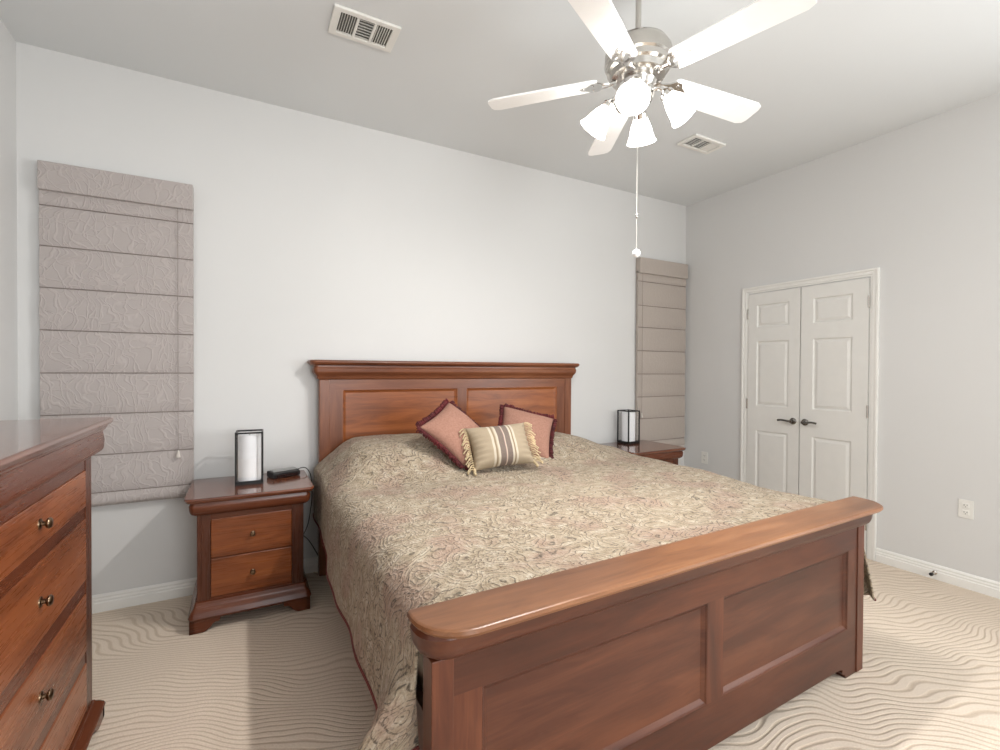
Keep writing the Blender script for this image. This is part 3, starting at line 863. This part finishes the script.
tag(obj('power_cord', b, m_cable, smooth=True), 'dark cord slanting down the back wall just above baseboard', 'cord', 'cords by the bed')

# ------------------------------------------------------------------ the three cushions
o, e = pillow('throw_pillow', 'dusty pink pillow with burgundy fringe, left one leaning on the headboard', 0.36, 0.36, 0.15, m_pink,
    (1.168, -0.672, 0.969), (math.radians(-47), math.radians(-21), math.radians(36)))
ruffle(e, o, m_fringe, 0.03)
o, e = pillow('throw_pillow', 'dusty pink pillow with burgundy fringe, right one behind the striped pillow', 0.37, 0.37, 0.15, m_pink,
    (1.694, -0.640, 0.934), (math.radians(-45), math.radians(14), math.radians(-27)))
ruffle(e, o, m_fringe, 0.026)
o, e = pillow('throw_pillow', 'striped tan and grey oblong pillow with cream tasselled ends, in front', 0.40, 0.275, 0.17, m_stripe,
    (1.381, -0.852, 0.898), (math.radians(-31), math.radians(-3), math.radians(-6)), gather=0.03)
for s in (-1, 1):
    b = bmesh.new()
    for k in range(24):
        z = -0.128+0.256*k/23; x = s*0.19; ln = 0.035+0.02*random.random()
        sag = -0.018-0.012*random.random()
        tube(b, smoothpath([(x, 0, z), (x+s*ln*0.5, -0.012+random.uniform(-.008, .008), z+0.002), (x+s*ln, -0.016, z+sag)], 3), [0.0035]*6+[0.0055], 5)
    tube(b, smoothpath([(s*0.19, 0, -0.12), (s*0.20, -0.01, -0.15), (s*0.198, -0.018, -0.165)], 3), [0.006, 0.008, 0.010, 0.009, 0.008, 0.010, 0.007], 7)
    obj('tassel_fringe', b, m_tassel, o, smooth=True)

# ------------------------------------------------------------------ ceiling fan with its lamps
FX, FY, ZB = 1.49, -1.865, 2.615
fan = thing('ceiling_fan', 'white five-blade ceiling fan with four lit tulip glass lamps', 'ceiling fan', (FX, FY, ZB))
b = bmesh.new()
lathe(b, [(0, H-ZB), (0.07, H-ZB), (0.072, H-ZB-0.015), (0.06, H-ZB-0.05), (0.03, H-ZB-0.075), (0.014, H-ZB-0.08)], 32)
obj('canopy', b, m_nickel, fan, smooth=True, angle=40)
b = bmesh.new(); tube(b, [(0, 0, 0.15), (0, 0, H-ZB-0.07)], 0.012, 16)
obj('downrod', b, m_nickel, fan, smooth=True, angle=40)
b = bmesh.new()
lathe(b, [(0, 0.185), (0.022, 0.185), (0.024, 0.162), (0.045, 0.158), (0.085, 0.150), (0.122, 0.128), (0.138, 0.10), (0.140, 0.055), (0.132, 0.048), (0.130, 0.026), (0.118, 0.020), (0.112, -0.004), (0.085, -0.012), (0, -0.012)], 48)
obj('motor_housing', b, m_nickel, fan, smooth=True, angle=30)
b = bmesh.new()
lathe(b, [(0, -0.010), (0.075, -0.010), (0.078, -0.03), (0.066, -0.05), (0.070, -0.075), (0.060, -0.10), (0.035, -0.118), (0.012, -0.124), (0.010, -0.135), (0, -0.138)], 40)
obj('light_hub', b, m_chrome, fan, smooth=True, angle=30)
RB, RT = 0.17, 0.66
for k in range(5):
    ang = math.radians(64.5+72*k)
    blade_pts = [(RB, -0.046), (RB+0.012, -0.056), (0.40, -0.062), (RT-0.035, -0.068), (RT-0.008, -0.056), (RT, -0.035), (RT, 0.035), (RT-0.008, 0.056), (RT-0.035, 0.068), (0.40, 0.062), (RB+0.012, 0.056), (RB, 0.046)]
    b = bmesh.new(); prism(b, blade_pts, 'z', -0.004, 0.004)
    bmesh.ops.bevel(b, geom=list(b.edges), offset=0.0015, segments=1, affect='EDGES')
    bl = obj('blade', b, m_fanwhite, fan)
    M1 = Matrix.Rotation(ang, 4, 'Z') @ Matrix.Rotation(math.radians(2.5), 4, 'Y') @ Matrix.Rotation(math.radians(-11), 4, 'X')
    bl.matrix_local = M1
    b = bmesh.new()
    # scrolled blade iron
    pts = [(0.09, -0.018), (0.12, -0.013), (0.15, -0.026), (0.17, -0.046), (0.20, -0.044), (0.215, -0.026), (0.24, -0.012), (0.25, 0.0), (0.24, 0.012), (0.215, 0.026), (0.20, 0.044), (0.17, 0.046), (0.15, 0.026), (0.12, 0.013), (0.09, 0.018)]
    prism(b, pts, 'z', -0.010, -0.0045)
    for sx, sy in ((0.19, -0.028), (0.19, 0.028), (0.232, 0)):
        lathe(b, [(0, -0.014), (0.005, -0.013), (0.006, -0.010)], 10, Matrix.Translation((sx, sy, 0)))
    tube(b, smoothpath([(0.085, 0, 0.012), (0.11, 0, -0.006), (0.15, 0, -0.011)], 4), 0.009, 8)
    obj('blade_iron', b, m_chrome, bl, smooth=True, angle=30)
tilt = math.radians(38)
for k in range(4):
    ang = math.radians(40+90*k)
    # axis of the lamp: down and outwards
    M1 = Matrix.Rotation(ang, 4, 'Z') @ Matrix.Translation((0.112, 0, -0.088)) @ Matrix.Rotation(PI-tilt, 4, 'Y')
    b = bmesh.new()
    tube(b, smoothpath([Matrix.Rotation(ang, 3, 'Z') @ Vector(p) for p in ((0.055, 0, -0.07), (0.085, 0, -0.062), (0.108, 0, -0.078))], 5), 0.009, 10)
    lathe(b, [(0, -0.012), (0.014, -0.012), (0.024, 0.0), (0.030, 0.006), (0.030, 0.026), (0.027, 0.028), (0, 0.028)], 24, M1)
    arm = obj('lamp_arm', b, m_chrome, fan, smooth=True, angle=35)
    b = bmesh.new()
    outp = [(0.027, 0.022), (0.032, 0.035), (0.041, 0.055), (0.048, 0.078), (0.053, 0.10), (0.060, 0.118), (0.066, 0.130)]
    inn = [(r-0.003, z) for r, z in reversed(outp)]
    lathe(b, outp+inn, 32, M1); obj('glass_shade', b, m_shade, fan, smooth=True)
    b = bmesh.new()
    lathe(b, [(0, 0.026), (0.012, 0.028), (0.014, 0.045), (0.026, 0.065), (0.029, 0.082), (0.024, 0.098), (0.012, 0.108), (0, 0.110)], 20, M1)
    bulb = obj('bulb', b, m_bulb, fan, smooth=True)
    l = bpy.data.lights.new('fan_bulb_light', 'SPOT'); l.spot_size = math.radians(165); l.spot_blend = 0.9; l.energy = LAMP_W[k]; l.color = (1.0, 0.972, 0.945); l.shadow_soft_size = 0.025
    lo = bpy.data.objects.new('fan_bulb_light', l); COL.objects.link(lo); lo.parent = fan
    lo.location = (M1 @ Matrix.Translation((0, 0, 0.150))).translation
    lo.rotation_euler = (Matrix.Rotation(ang, 3, 'Z') @ Matrix.Rotation(-math.radians(26), 3, 'Y')).to_euler()
b = bmesh.new()
tube(b, [(-0.0, 0, -0.135), (-0.0, 0, -0.735)], 0.0011, 6)
m_chain = plain('pull_chain_grey', (190, 187, 180), 0.4, 0.3)
pc = obj('pull_chain', b, m_chain, fan)
b = bmesh.new(); lathe(b, [(0, 0.010), (0.004, 0.008), (0.005, 0), (0.004, -0.008), (0, -0.010)], 10, Matrix.Translation((0, 0, -0.59))); obj('chain_connector', b, m_nickel, pc, smooth=True)
b = bmesh.new(); lathe(b, [(0, 0.017)]+[(0.017*math.sin(a*PI/10), 0.017*math.cos(a*PI/10)) for a in range(1, 10)]+[(0, -0.017)], 18, Matrix.Translation((0, 0, -0.75))); obj('pull_ball', b, m_wax, pc, smooth=True)
